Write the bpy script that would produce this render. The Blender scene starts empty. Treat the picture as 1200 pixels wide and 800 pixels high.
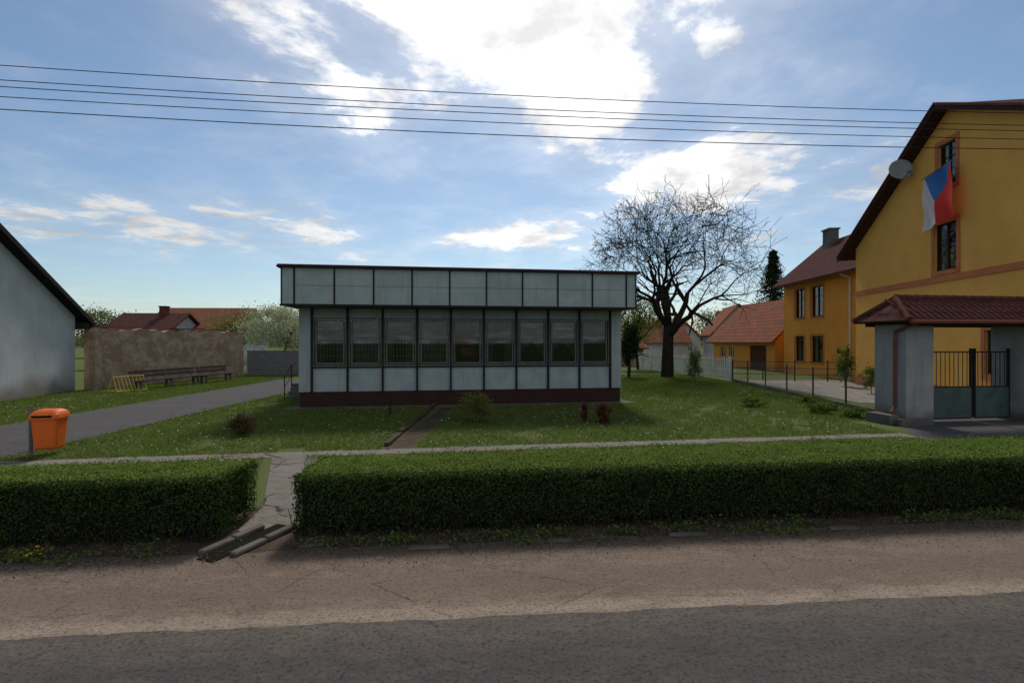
import bpy, math, random
import numpy as np
from mathutils import Vector, Matrix
random.seed(7); rng=np.random.default_rng(7)
scene=bpy.context.scene
COL=scene.collection

# ------------------------------------------------------------ materials
def new_mat(name):
    m=bpy.data.materials.new(name); m.use_nodes=True
    nt=m.node_tree; nt.nodes.clear()
    out=nt.nodes.new('ShaderNodeOutputMaterial')
    return m,nt,out
def node(nt,typ,ins=None,**props):
    n=nt.nodes.new(typ)
    for k,v in props.items(): setattr(n,k,v)
    if ins:
        for k,v in ins.items():
            s=n.inputs[k]
            if isinstance(v,bpy.types.NodeSocket): nt.links.new(v,s)
            else: s.default_value=v
    return n
def c4(c): return (c[0],c[1],c[2],1)
def mixc(nt,f,a,b,blend='MIX'):
    n=nt.nodes.new('ShaderNodeMix'); n.data_type='RGBA'; n.blend_type=blend
    for idx,v in ((0,f),(6,a),(7,b)):
        s=n.inputs[idx]
        if isinstance(v,bpy.types.NodeSocket): nt.links.new(v,s)
        else: s.default_value=v if idx==0 else c4(v)
    return n.outputs[2]
def mth(nt,op,a,b=0.0,c=0.0,clamp=False):
    n=nt.nodes.new('ShaderNodeMath'); n.operation=op; n.use_clamp=clamp
    for i,v in enumerate((a,b,c)):
        if isinstance(v,bpy.types.NodeSocket): nt.links.new(v,n.inputs[i])
        else: n.inputs[i].default_value=v
    return n.outputs[0]
def sstep(nt,v,lo,hi,a=0.0,b=1.0):
    n=node(nt,'ShaderNodeMapRange',interpolation_type='SMOOTHSTEP')
    nt.links.new(v,n.inputs[0])
    n.inputs[1].default_value=lo;n.inputs[2].default_value=hi;n.inputs[3].default_value=a;n.inputs[4].default_value=b
    return n.outputs[0]
def noise(nt,vec,scale,detail=4,rough=.55,dist=0):
    return node(nt,'ShaderNodeTexNoise',{'Vector':vec,'Scale':scale,'Detail':detail,'Roughness':rough,'Distortion':dist}).outputs[0]
def objco(nt): return node(nt,'ShaderNodeTexCoord').outputs['Object']
def uvco(nt,rot=0):
    u=node(nt,'ShaderNodeTexCoord').outputs['UV']
    if rot:
        u=node(nt,'ShaderNodeMapping',{'Vector':u,'Rotation':(0,0,rot)}).outputs[0]
    return u
def finish(nt,out,col,rough=.85,bump=None,bstr=.3,bdist=.01,metal=0,spec=.3):
    p=node(nt,'ShaderNodeBsdfPrincipled',{'Roughness':rough,'Metallic':metal,'Specular IOR Level':spec})
    if isinstance(col,bpy.types.NodeSocket): nt.links.new(col,p.inputs['Base Color'])
    else: p.inputs['Base Color'].default_value=c4(col)
    if bump is not None:
        b=node(nt,'ShaderNodeBump',{'Height':bump,'Strength':bstr,'Distance':bdist})
        nt.links.new(b.outputs[0],p.inputs['Normal'])
    nt.links.new(p.outputs[0],out.inputs[0])
def surf(name,c1,c2=None,scale=2.0,fine=40,rough=.85,bstr=.3,metal=0,spec=.15,stain=None,stainz=None,streak=0):
    m,nt,out=new_mat(name); co=objco(nt)
    c2=c2 or tuple(x*.75 for x in c1)
    n1=noise(nt,co,scale,6,.6); n2=noise(nt,co,fine,3)
    f=sstep(nt,n1,.35,.68)
    col=mixc(nt,f,c1,c2)
    col=mixc(nt,mth(nt,'MULTIPLY',n2,.35),col,tuple(x*.55 for x in c1))
    if streak:
        sv=node(nt,'ShaderNodeMapping',{'Vector':co,'Scale':(6,6,.35)}).outputs[0]
        col=mixc(nt,sstep(nt,noise(nt,sv,1.0,5,.65),.5,.72,0,streak),col,tuple(x*.5 for x in c1))
    if stain:
        z=node(nt,'ShaderNodeSeparateXYZ',{0:co}).outputs[2]
        zz=mth(nt,'ADD',z,mth(nt,'MULTIPLY',n1,-stainz*1.4))
        col=mixc(nt,sstep(nt,zz,-.6*stainz,.45*stainz,1,0),col,stain)
    finish(nt,out,col,rough,n2,bstr,.01,metal,spec)
    return m
def tiles(name,c1,c2,c3,rot=0,w=.26,h=.34):
    m,nt,out=new_mat(name); uv=uvco(nt,rot)
    b=node(nt,'ShaderNodeTexBrick',{'Vector':uv,'Color1':c4(c1),'Color2':c4(c2),'Mortar':c4(tuple(x*.35 for x in c1)),
        'Scale':1.0,'Mortar Size':.02,'Mortar Smooth':.4,'Bias':0.0,'Brick Width':w,'Row Height':h})
    n=noise(nt,uv,1.3,6,.65)
    col=mixc(nt,sstep(nt,n,.42,.7),b.outputs[0],c3)
    s=node(nt,'ShaderNodeSeparateXYZ',{0:uv})
    wv=mth(nt,'SINE',mth(nt,'MULTIPLY',s.outputs[0],2*math.pi/w))
    row=mth(nt,'FRACT',mth(nt,'DIVIDE',s.outputs[1],h))
    hgt=mth(nt,'SUBTRACT',mth(nt,'MULTIPLY',wv,.5),row)
    finish(nt,out,col,1.0,hgt,.8,.03,0,.03)
    return m
def bricks(name,c1,c2,mort,w=.25,h=.075,ms=.008,plaster=None,pl=.5):
    m,nt,out=new_mat(name); uv=uvco(nt)
    b=node(nt,'ShaderNodeTexBrick',{'Vector':uv,'Color1':c4(c1),'Color2':c4(c2),'Mortar':c4(mort),
        'Scale':1.0,'Mortar Size':ms,'Mortar Smooth':.2,'Brick Width':w,'Row Height':h})
    col=b.outputs[0]; n=noise(nt,uv,.8,7,.65); n2=noise(nt,uv,25,4)
    if plaster:
        f=sstep(nt,n,pl-.03,pl+.03)
        pc=mixc(nt,sstep(nt,noise(nt,uv,2.2,7,.7),.35,.68),plaster,tuple(x*.5 for x in plaster))
        col=mixc(nt,f,col,pc)
    col=mixc(nt,mth(nt,'MULTIPLY',n2,.4),col,tuple(x*.5 for x in c1))
    finish(nt,out,col,.95,n2,.5,.01,0,.1)
    return m
def leafmat(name,c1,c2,trans=.35,rough=.6,patch=None):
    m,nt,out=new_mat(name)
    r=node(nt,'ShaderNodeNewGeometry').outputs['Random Per Island']
    col=mixc(nt,r,c1,c2)
    if patch:
        col=mixc(nt,sstep(nt,noise(nt,objco(nt),patch[1],3,.6),.42,.66,0,patch[2]),col,patch[0])
    p=node(nt,'ShaderNodeBsdfDiffuse',{'Color':col})
    t=node(nt,'ShaderNodeBsdfTranslucent',{'Color':mixc(nt,.5,col,(c1[0]*1.6,c1[1]*1.7,c1[2]*.8))})
    mx=node(nt,'ShaderNodeMixShader',{0:trans,1:p.outputs[0],2:t.outputs[0]})
    nt.links.new(mx.outputs[0],out.inputs[0])
    return m
def asphalt(name,c1,c2,c3,crack=.35,cw=.012,fine=180,band=None,ckf=.55):
    m,nt,out=new_mat(name); co=objco(nt)
    st=node(nt,'ShaderNodeMapping',{'Vector':co,'Rotation':(0,0,-.085),'Scale':(.5,1.1,1)}).outputs[0]
    n1=noise(nt,st,1.0,8,.68,.3); n2=noise(nt,co,fine,2,.7); n3=noise(nt,st,5.0,7,.75); n4=noise(nt,co,28,4,.7)
    col=mixc(nt,sstep(nt,n1,.38,.62),c1,c2)
    col=mixc(nt,sstep(nt,n3,.46,.62,0,.85),col,c3)
    if band:
        s=node(nt,'ShaderNodeSeparateXYZ',{0:co})
        v=mth(nt,'SUBTRACT',s.outputs[1],mth(nt,'MULTIPLY',s.outputs[0],.085))
        v=mth(nt,'ADD',v,mth(nt,'MULTIPLY',mth(nt,'SUBTRACT',noise(nt,co,2.2,7,.75),.5),.4))
        for lo,hi,bc,am in band:
            md=(lo+hi)/2
            f=mth(nt,'MULTIPLY',sstep(nt,v,lo,md),sstep(nt,v,md,hi,1,0))
            f=mth(nt,'MULTIPLY',f,sstep(nt,n3,.3,.6,.45,1))
            col=mixc(nt,mth(nt,'MULTIPLY',f,am),col,bc)
    col=mixc(nt,sstep(nt,n2,.42,.66,0,.5),col,tuple(x*2.0 for x in c1))
    col=mixc(nt,sstep(nt,n4,.46,.68,0,.7),col,tuple(x*.48 for x in c1))
    dv=node(nt,'ShaderNodeVectorMath',{0:co,1:node(nt,'ShaderNodeVectorMath',{0:node(nt,'ShaderNodeTexNoise',{'Vector':co,'Scale':9,'Detail':5,'Roughness':.7}).outputs[1],1:(.12,.12,0)},operation='MULTIPLY').outputs[0]},operation='ADD').outputs[0]
    v=node(nt,'ShaderNodeTexVoronoi',{'Vector':dv,'Scale':crack},feature='DISTANCE_TO_EDGE')
    ck=sstep(nt,v.outputs[0],cw*.2,cw,1,0)
    ck=mth(nt,'MULTIPLY',ck,sstep(nt,noise(nt,co,1.1,3),.47,.58))
    col=mixc(nt,mth(nt,'MULTIPLY',ck,ckf),col,(.025,.022,.018))
    h=mth(nt,'SUBTRACT',mth(nt,'ADD',mth(nt,'MULTIPLY',n2,.6),n4),mth(nt,'MULTIPLY',ck,ckf))
    h=mth(nt,'ADD',h,mth(nt,'MULTIPLY',n3,1.5))
    finish(nt,out,col,.95,h,.8,.016,0,.12)
    return m

M={}
M['soil']=surf('soil',(.065,.047,.035),(.11,.08,.057),2.2,60,bstr=1,spec=.05)
M['road']=asphalt('road_asphalt',(.074,.066,.061),(.090,.080,.072),(.112,.096,.083),.25,.005,band=((4.0,5.1,(.18,.145,.11),.65),(2.2,3.4,(.060,.054,.050),.5)),ckf=.4)
M['shoulder']=asphalt('shoulder_surface',(.185,.138,.103),(.14,.105,.08),(.225,.172,.13),.7,.006,band=((4.5,5.0,(.36,.285,.215),.9),(4.95,5.7,(.13,.10,.078),.6),(5.85,7.0,(.065,.047,.035),.95)),ckf=.45)
M['drive']=asphalt('driveway_asphalt',(.082,.076,.077),(.10,.092,.09),(.068,.063,.06),.4,.01)
M['concrete']=surf('concrete',(.27,.25,.22),(.18,.165,.145),1.5,50,streak=.3)
M['path']=asphalt('worn_path',(.22,.195,.165),(.155,.135,.115),(.11,.105,.07),1.1,.03,ckf=.9)
M['concrete_dark']=surf('concrete_dark',(.14,.13,.115),(.085,.08,.07),2,50)
M['kerb']=surf('old_kerb',(.15,.13,.105),(.09,.075,.06),3,60,bstr=.8)
M['pillar']=surf('pillar_render',(.31,.31,.30),(.23,.23,.225),1.2,50,stain=(.11,.10,.09),stainz=.5,streak=.4)
M['pavers']=bricks('pavers',(.32,.285,.25),(.27,.235,.21),(.12,.11,.08),.5,.5,.015)
M['panel']=surf('facade_panel',(.335,.39,.38),(.27,.32,.31),1.1,25,.6,.08,streak=.4)
M['panel_low']=surf('lower_panel',(.335,.39,.395),(.27,.32,.33),1.6,30,.6,.08,streak=.35)
M['pier']=surf('pier_render',(.33,.37,.37),(.265,.30,.30),1.5,40,streak=.4)
M['dark']=surf('dark_metal',(.022,.02,.02),(.035,.03,.028),3,40,.8,spec=.05)
M['frame']=surf('window_frame',(.16,.165,.155),(.11,.115,.105),4,50,.7,.1)
M['cap']=surf('roof_cap',(.16,.03,.022),(.03,.022,.02),5,40,.8,spec=.05)
M['plinth']=bricks('plinth_brick',(.060,.028,.021),(.040,.021,.017),(.028,.024,.02))
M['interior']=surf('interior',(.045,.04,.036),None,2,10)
M['curtain']=surf('curtain_fabric',(.17,.165,.155),(.075,.075,.07),3,30,streak=.6)
M['grille']=surf('grille_paint',(.30,.30,.28),None,4,20,.6)
M['poster']=surf('poster',(.24,.05,.04),(.12,.035,.03),5,30)
M['sign']=surf('sign_face',(.27,.265,.25),None,4,30)
M['white']=surf('white_paint',(.70,.70,.65),(.55,.55,.51),2,30,.7,.1)
M['yellow']=surf('yellow_render',(.80,.42,.105),(.73,.37,.088),.9,45,.95,.25,spec=.05,streak=.12)
M['yellow2']=surf('ochre_render',(.80,.33,.06),(.72,.285,.05),.9,45,.95,.25,spec=.05,streak=.12)
M['orange']=surf('orange_trim',(.54,.18,.07),(.46,.15,.06),2,40)
M['redbrown']=surf('redbrown_paint',(.13,.045,.035),(.09,.035,.028),2,40,.8,spec=.03)
T1=((.22,.085,.05),(.16,.062,.04),(.12,.07,.05)); T2=((.105,.042,.036),(.075,.034,.03),(.07,.045,.04)); T3=((.30,.115,.065),(.22,.085,.052),(.15,.085,.06))
for nm,T in (('tile',T1),('tiled',T2),('tileo',T3)):
    M[nm+'_x']=tiles(nm+'_roof_x',*T); M[nm+'_y']=tiles(nm+'_roof_y',*T,rot=math.pi/2)
M['wood_dark']=surf('dark_wood',(.065,.036,.026),(.045,.026,.02),6,50,spec=.05)
M['plaster']=surf('old_plaster',(.50,.515,.50),(.41,.42,.405),.7,30,.9,.3,stain=(.22,.19,.155),stainz=1.0,streak=.4)
M['oldwall']=bricks('old_wall',(.34,.20,.13),(.26,.165,.11),(.30,.25,.19),.27,.09,.012,plaster=(.50,.37,.255),pl=.46)
M['blockwall']=bricks('block_wall',(.19,.19,.19),(.15,.15,.15),(.09,.09,.09),.4,.2,.015)
M['orange_plastic']=surf('orange_plastic',(.80,.15,.018),(.68,.12,.018),3,30,.5,.05,spec=.3)
M['grey_metal']=surf('grey_metal',(.16,.16,.17),(.11,.11,.12),6,50,.6)
M['green_metal']=surf('green_metal',(.075,.105,.095),(.05,.075,.07),3,40,.7)
M['wood_bench']=surf('weathered_wood',(.085,.06,.045),(.055,.042,.034),5,70,spec=.03)
M['yellow_paint']=surf('yellow_paint',(.65,.45,.05),(.5,.34,.05),4,30,.6)
M['bark']=surf('bark',(.045,.034,.028),(.028,.022,.019),4,60,1,1,spec=0)
M['twig']=surf('twig_bark',(.026,.020,.017),(.018,.014,.012),4,60,1,.2,spec=0)
M['white_wall']=surf('white_wall',(.50,.48,.44),(.42,.40,.37),1,30)
M['pipe']=surf('copper_pipe',(.20,.06,.035),(.14,.045,.03),4,40,.5)
M['grasstuft']=leafmat('grass_blades',(.085,.13,.028),(.17,.205,.052),.4,patch=((.16,.15,.052),.7,.5))
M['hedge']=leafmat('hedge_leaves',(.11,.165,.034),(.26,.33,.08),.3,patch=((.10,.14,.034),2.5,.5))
M['hedge_dk']=leafmat('hedge_leaves_shade',(.028,.05,.016),(.075,.112,.03),.25,patch=((.022,.034,.013),2.0,.5))  # darker copy of the top leaves, shade painted into the side faces
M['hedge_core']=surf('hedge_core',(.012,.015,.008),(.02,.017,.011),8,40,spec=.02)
M['leaf_green']=leafmat('leaf_green',(.075,.115,.026),(.16,.20,.052),.35)
M['leaf_dark']=leafmat('leaf_dark',(.018,.034,.015),(.045,.065,.028),.15)
M['leaf_far']=leafmat('leaf_far',(.10,.12,.065),(.17,.18,.10),.35)
M['leaf_spring']=leafmat('leaf_spring',(.11,.13,.032),(.22,.22,.065),.4)
M['blossom']=leafmat('blossom',(.22,.25,.11),(.62,.60,.50),.35)
M['leaf_red']=leafmat('leaf_red',(.07,.024,.02),(.15,.06,.04),.25)
M['leaf_brown']=leafmat('leaf_brown',(.06,.045,.022),(.13,.08,.04),.25)
M['bud']=leafmat('buds',(.045,.036,.02),(.09,.07,.03),.2)
M['litter']=leafmat('litter_leaves',(.05,.035,.022),(.24,.175,.11),.1,.9)
M['flower_w']=leafmat('flower_white',(.6,.6,.55),(.75,.75,.7),.2)
M['flower_y']=leafmat('flower_yellow',(.7,.45,.02),(.8,.55,.03),.2)
M['dish']=surf('dish_grey',(.34,.35,.36),(.28,.29,.30),3,20,.6)
def glassmat():
    m,nt,out=new_mat('window_glass')
    t=node(nt,'ShaderNodeBsdfTransparent',{'Color':(.58,.62,.62,1)})
    g=node(nt,'ShaderNodeBsdfGlossy',{'Color':(.85,.9,.95,1),'Roughness':.02})
    f=node(nt,'ShaderNodeFresnel',{'IOR':1.6})
    mx=node(nt,'ShaderNodeMixShader',{0:f.outputs[0],1:t.outputs[0],2:g.outputs[0]})
    nt.links.new(mx.outputs[0],out.inputs[0]); return m
M['glass']=glassmat()
def flagmat():
    m,nt,out=new_mat('flag_cloth')
    s=node(nt,'ShaderNodeSeparateXYZ',{0:node(nt,'ShaderNodeTexCoord').outputs['Generated']})
    u=s.outputs[0]; v=s.outputs[2]
    tri=mth(nt,'SUBTRACT',1.0,mth(nt,'ABSOLUTE',mth(nt,'SUBTRACT',mth(nt,'MULTIPLY',u,2.0),1.0)))
    dep=mth(nt,'DIVIDE',mth(nt,'SUBTRACT',1.0,v),.56)
    blue=mth(nt,'LESS_THAN',dep,tri); red=mth(nt,'GREATER_THAN',u,.5)
    col=mixc(nt,blue,mixc(nt,red,(.74,.74,.76),(.80,.05,.03)),(.04,.19,.55))
    p=node(nt,'ShaderNodeBsdfPrincipled',{'Base Color':col,'Roughness':.8})
    t=node(nt,'ShaderNodeBsdfTranslucent',{'Color':col})
    mx=node(nt,'ShaderNodeMixShader',{0:.45,1:p.outputs[0],2:t.outputs[0]})
    nt.links.new(mx.outputs[0],out.inputs[0]); return m
M['flag']=flagmat()

# ------------------------------------------------------------ geometry helpers
class MB:
    def __init__(s): s.v=[];s.f=[];s.m=[]
    def add(s,vs,fs,mi=0):
        o=len(s.v); s.v+= [tuple(v) for v in vs]
        for f in fs: s.f.append(tuple(o+i for i in f)); s.m.append(mi)
        return s
    def box(s,x0,x1,y0,y1,z0,z1,mi=0):
        vs=[(x0,y0,z0),(x1,y0,z0),(x1,y1,z0),(x0,y1,z0),(x0,y0,z1),(x1,y0,z1),(x1,y1,z1),(x0,y1,z1)]
        return s.add(vs,[(0,3,2,1),(4,5,6,7),(0,1,5,4),(1,2,6,5),(2,3,7,6),(3,0,4,7)],mi)
    def prism(s,poly,y0,y1,mi=0):
        n=len(poly)
        vs=[(x,y0,z) for x,z in poly]+[(x,y1,z) for x,z in poly]
        fs=[tuple(range(n)),tuple(range(2*n-1,n-1,-1))]+[(i,i+n,(i+1)%n+n,(i+1)%n) for i in range(n)]
        return s.add(vs,fs,mi)
    def slab(s,a,b,c,d,t,mi=0):
        vs=[a,b,c,d]+[(p[0],p[1],p[2]-t) for p in (a,b,c,d)]
        return s.add(vs,[(0,1,2,3),(7,6,5,4),(0,4,5,1),(1,5,6,2),(2,6,7,3),(3,7,4,0)],mi)
    def cyl(s,p0,p1,r0,r1=None,n=8,mi=0):
        r1=r0 if r1 is None else r1
        p0=Vector(p0);p1=Vector(p1);d=(p1-p0).normalized()
        a=d.orthogonal().normalized();b=d.cross(a)
        vs=[];
        for p,r in ((p0,r0),(p1,r1)):
            for i in range(n):
                t=2*math.pi*i/n; vs.append(p+a*(r*math.cos(t))+b*(r*math.sin(t)))
        fs=[(i,(i+1)%n,(i+1)%n+n,i+n) for i in range(n)]+[tuple(range(n-1,-1,-1)),tuple(range(n,2*n))]
        return s.add(vs,fs,mi)
    def obj(s,name,mats,parent=None,smooth=False,bevel=0,loc=None,rot=0):
        me=bpy.data.meshes.new(name); me.from_pydata(s.v,[],s.f); me.update()
        for k in (mats if isinstance(mats,list) else [mats]): me.materials.append(M[k])
        uv=me.uv_layers.new(name='UVMap')
        for p in me.polygons:
            p.material_index=s.m[p.index]; p.use_smooth=smooth
            nx,ny,nz=abs(p.normal.x),abs(p.normal.y),abs(p.normal.z)
            for li in p.loop_indices:
                v=me.vertices[me.loops[li].vertex_index].co
                if nz>.5: uv.data[li].uv=(v.x,v.y)
                elif nx>ny: uv.data[li].uv=(v.y,v.z)
                else: uv.data[li].uv=(v.x,v.z)
        o=bpy.data.objects.new(name,me); COL.objects.link(o)
        if parent: o.parent=parent
        if loc: o.location=loc
        o.rotation_euler[2]=rot
        if bevel:
            b=o.modifiers.new('bevel','BEVEL'); b.width=bevel; b.segments=2; b.limit_method='ANGLE'
        return o
def root(name,loc=(0,0,0),rot=0):
    e=bpy.data.objects.new(name,None); COL.objects.link(e); e.location=loc; e.rotation_euler[2]=rot
    e.empty_display_size=.2
    return e
def arr_mesh(name,arr,mat,parent=None,mi=None):
    arr=np.asarray(arr,dtype=np.float32); n,k,_=arr.shape
    me=bpy.data.meshes.new(name)
    me.vertices.add(n*k); me.vertices.foreach_set('co',arr.reshape(-1))
    me.loops.add(n*k); me.loops.foreach_set('vertex_index',np.arange(n*k,dtype=np.int32))
    me.polygons.add(n); me.polygons.foreach_set('loop_start',np.arange(0,n*k,k,dtype=np.int32))
    me.polygons.foreach_set('loop_total',np.full(n,k,dtype=np.int32))
    for m in (mat if isinstance(mat,list) else [mat]): me.materials.append(M[m])
    if mi is not None: me.polygons.foreach_set('material_index',np.asarray(mi,dtype=np.int32))
    me.update(calc_edges=True)
    o=bpy.data.objects.new(name,me); COL.objects.link(o)
    if parent: o.parent=parent
    return o
def quads(c,size,nrm=None,spread=1.0,asp=.6):
    n=len(c); r=rng.normal(size=(n,3))
    if nrm is not None: r=r*spread+np.asarray(nrm)
    r/=np.linalg.norm(r,axis=1,keepdims=True)+1e-9
    h=rng.normal(size=(n,3)); u=np.cross(r,h); u/=np.linalg.norm(u,axis=1,keepdims=True)+1e-9
    w=np.cross(r,u); s=(size*(.7+.6*rng.random(n)))[:,None]
    return np.stack([c-u*s*.5,c-w*s*asp*.5+r*s*.08,c+u*s*.5,c+w*s*asp*.5+r*s*.08],axis=1)
def wn(x,y,k=1.0):
    return (np.sin(x*1.7*k+y*.6)+np.sin(x*3.9*k-y*2.3+1.3)+.6*np.sin(x*8.1*k+y*5.1+.4)+.5*np.sin(x*15.3*k-y*9+2))/3.1
def sheet(name,pts,z,mat):
    me=bpy.data.meshes.new(name); me.from_pydata([(p[0],p[1],z) for p in pts],[],[tuple(range(len(pts)))]); me.update()
    me.materials.append(M[mat]); uv=me.uv_layers.new(name='UVMap')
    for l in me.loops:
        v=me.vertices[l.vertex_index].co; uv.data[l.index].uv=(v.x,v.y)
    if me.polygons[0].normal.z<0: me.flip_normals()
    o=bpy.data.objects.new(name,me); COL.objects.link(o); return o
def strip(name,fa,fb,x0,x1,z,mat,step=.15):
    xs=np.arange(x0,x1+step,step); v=[];f=[]
    for x in xs: v+= [(x,fa(x),z),(x,fb(x),z)]
    for i in range(len(xs)-1): f.append((2*i,2*i+2,2*i+3,2*i+1))
    me=bpy.data.meshes.new(name); me.from_pydata(v,[],f); me.update(); me.materials.append(M[mat])
    o=bpy.data.objects.new(name,me); COL.objects.link(o); return o

# ------------------------------------------------------------ ground
def ground_mat():
    m,nt,out=new_mat('ground_grass'); co=objco(nt)
    n1=noise(nt,co,.28,6,.65); n2=noise(nt,co,1.5,6,.7); n3=noise(nt,co,22,4,.7)
    col=mixc(nt,sstep(nt,n1,.35,.65),(.085,.12,.03),(.12,.14,.045))
    col=mixc(nt,sstep(nt,n2,.54,.68,0,.8),col,(.15,.11,.065))
    col=mixc(nt,sstep(nt,n3,.4,.7,0,.55),col,(.042,.055,.02))
    finish(nt,out,col,.95,n3,.9,.03,0,.05); return m
M['ground']=ground_mat()
sheet('ground',[(-2500,-600),(2500,-600),(2500,3500),(-2500,3500)],0,'ground')
S=.085
strip('road',lambda x:-9+S*x,lambda x:4.66+S*x+(.03*float(wn(x,2,2.2)) if abs(x)<20 else 0),-60,60,.008,'road',.12)
strip('gravel_shoulder',lambda x:4.40+S*x,lambda x:6.42+.11*x+.07*float(wn(x,0,1.3)) if abs(x)<25 else 6.4+S*x,-60,60,.004,'shoulder',.12)
strip('soil_bed',lambda x:6.1+.10*x,lambda x:8.3+.14*x+.1*float(wn(x,1,1)),-14,14,.002,'soil',.2)
sheet('driveway',[(-15.6,8.5),(-11.0,10.0),(-10.9,14),(-11.1,24),(-11.3,34),(-15.6,34),(-15.1,24),(-15.1,15)],.004,'drive')
sheet('side_road',[(-30,8),(-15.6,8.5),(-11,10),(-9,8.0),(-9,5),(-30,3.5)],.003,'drive')
strip('footpath',lambda x:11.78+.155*x+.06*float(wn(x,3,1.2)),lambda x:12.34+.155*x+.06*float(wn(x,6,1.1)),-11,10.6,.006,'path',.15)
sheet('entrance_path',[(-3.62,6.75),(-3.1,6.6),(-2.85,6.75),(-3.0,7.6),(-4.25,11.2),(-5.2,11.1),(-3.75,7.7)],.009,'path')
sheet('gate_pavement',[(10.3,13.1),(26,15.4),(26,30),(12.6,15.9),(11.6,15.2)],.005,'drive')
sheet('yard_paving',[(14.2,21),(18.4,19),(19.9,29.5),(21.5,33),(14.8,33)],.007,'pavers')
sheet('garden_dirt_strip',[(-2.95,11.9),(-2.35,12),(-2.2,21.0),(-2.6,21)],.005,'soil')

r=root('roadside_drain')
mb=MB()
for k in range(2): mb.box(-.02,.09,.15+k*.46,.59+k*.46,0,.06+.01*(k%2))
for k in range(2): mb.box(.36,.47,.25+k*.5,.72+k*.5,0,.055+.01*k)
mb.obj('kerb_stones','kerb',r,bevel=.02)
MB().box(.095,.35,.05,1.25,.003,.012).obj('channel','hedge_core',r)
r.location=(-3.72,5.85,.004); r.rotation_euler[2]=math.radians(-20)
r=root('fallen_kerb_stones')
mb=MB()
for x,y,a,l in ((-1.0,6.18,.12,.5),(2.25,6.6,.1,.5),(.6,6.4,.05,.35),(4.4,6.82,.1,.4),(-2.45,6.25,.3,.3)):
    c,s_=math.cos(a),math.sin(a)
    vs=[]
    for z in (0,.035):
        for px,py in ((-l/2,-.05),(l/2,-.06),(l/2-.02,.06),(-l/2+.02,.05)):
            vs.append((x+px*c-py*s_,y+px*s_+py*c,z))
    mb.add(vs,[(3,2,1,0),(4,5,6,7),(0,1,5,4),(1,2,6,5),(2,3,7,6),(3,0,4,7)])
mb.obj('stones','kerb',r,bevel=.015)

# ------------------------------------------------------------ hedges
HZ=.80
def hedge(name,x0,x1,n):
    r=root(name)
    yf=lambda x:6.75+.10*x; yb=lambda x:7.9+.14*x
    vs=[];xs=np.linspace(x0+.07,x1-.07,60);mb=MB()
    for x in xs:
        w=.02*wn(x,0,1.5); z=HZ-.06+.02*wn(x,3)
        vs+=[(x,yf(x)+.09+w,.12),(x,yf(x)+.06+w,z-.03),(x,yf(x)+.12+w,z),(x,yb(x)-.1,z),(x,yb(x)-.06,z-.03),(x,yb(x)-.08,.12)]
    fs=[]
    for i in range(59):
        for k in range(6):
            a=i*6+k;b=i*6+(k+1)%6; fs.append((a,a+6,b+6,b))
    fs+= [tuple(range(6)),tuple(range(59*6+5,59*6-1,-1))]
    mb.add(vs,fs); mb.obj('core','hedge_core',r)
    A=[];
    nt_=int(n*.5); x=rng.uniform(x0,x1,nt_); t=rng.random(nt_)
    y=yf(x)+(yb(x)-yf(x))*t
    edge=np.minimum(np.minimum(t,1-t)*(yb(x)-yf(x)),np.minimum(x-x0,x1-x))
    z=HZ+.022*wn(x,y*1.5)+.015*wn(x*3,y*4)+rng.normal(0,.018,nt_)-.05*np.exp(-edge/.05)
    z-=np.where(rng.random(nt_)<.3,.03*rng.random(nt_),0)
    A.append((quads(np.stack([x,y,z],1),np.full(nt_,.03),(0,0,1),.75),0))
    k=int(n*.03);x=rng.uniform(x0,x1,k);t=rng.random(k);y=yf(x)+(yb(x)-yf(x))*t
    A.append((quads(np.stack([x,y,HZ+.03+.05*rng.random(k)],1),np.full(k,.028)),0))
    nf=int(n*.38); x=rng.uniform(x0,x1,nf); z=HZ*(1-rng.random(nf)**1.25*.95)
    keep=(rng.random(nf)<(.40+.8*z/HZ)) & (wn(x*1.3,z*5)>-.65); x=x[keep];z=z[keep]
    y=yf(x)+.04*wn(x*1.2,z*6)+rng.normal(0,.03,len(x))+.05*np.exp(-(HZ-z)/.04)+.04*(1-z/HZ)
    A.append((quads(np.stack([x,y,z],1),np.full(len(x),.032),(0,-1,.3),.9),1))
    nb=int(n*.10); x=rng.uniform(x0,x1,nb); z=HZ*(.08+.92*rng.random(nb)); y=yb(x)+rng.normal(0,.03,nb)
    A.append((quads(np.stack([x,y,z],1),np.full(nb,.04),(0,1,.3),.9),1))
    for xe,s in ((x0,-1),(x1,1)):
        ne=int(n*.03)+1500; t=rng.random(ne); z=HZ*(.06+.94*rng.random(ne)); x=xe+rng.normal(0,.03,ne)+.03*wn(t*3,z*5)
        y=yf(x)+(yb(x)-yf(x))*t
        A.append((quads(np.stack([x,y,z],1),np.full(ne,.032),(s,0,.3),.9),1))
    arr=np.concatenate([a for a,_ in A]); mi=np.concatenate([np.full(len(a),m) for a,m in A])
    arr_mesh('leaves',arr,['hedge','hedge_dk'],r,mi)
    tw=MB()
    for i in range(int((x1-x0)*26)):
        x=random.uniform(x0,x1); y=yf(x)+random.uniform(-.03,.15)
        tw.cyl((x,y,0),(x+random.uniform(-.14,.14),y+random.uniform(-.08,.05),random.uniform(.25,.6)),.007,.003,4)
    tw.obj('stems','bark',r)
    return r
hedge('hedge',-10.5,-3.7,52000)
hedge('hedge',-2.75,11.5,105000)

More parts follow.
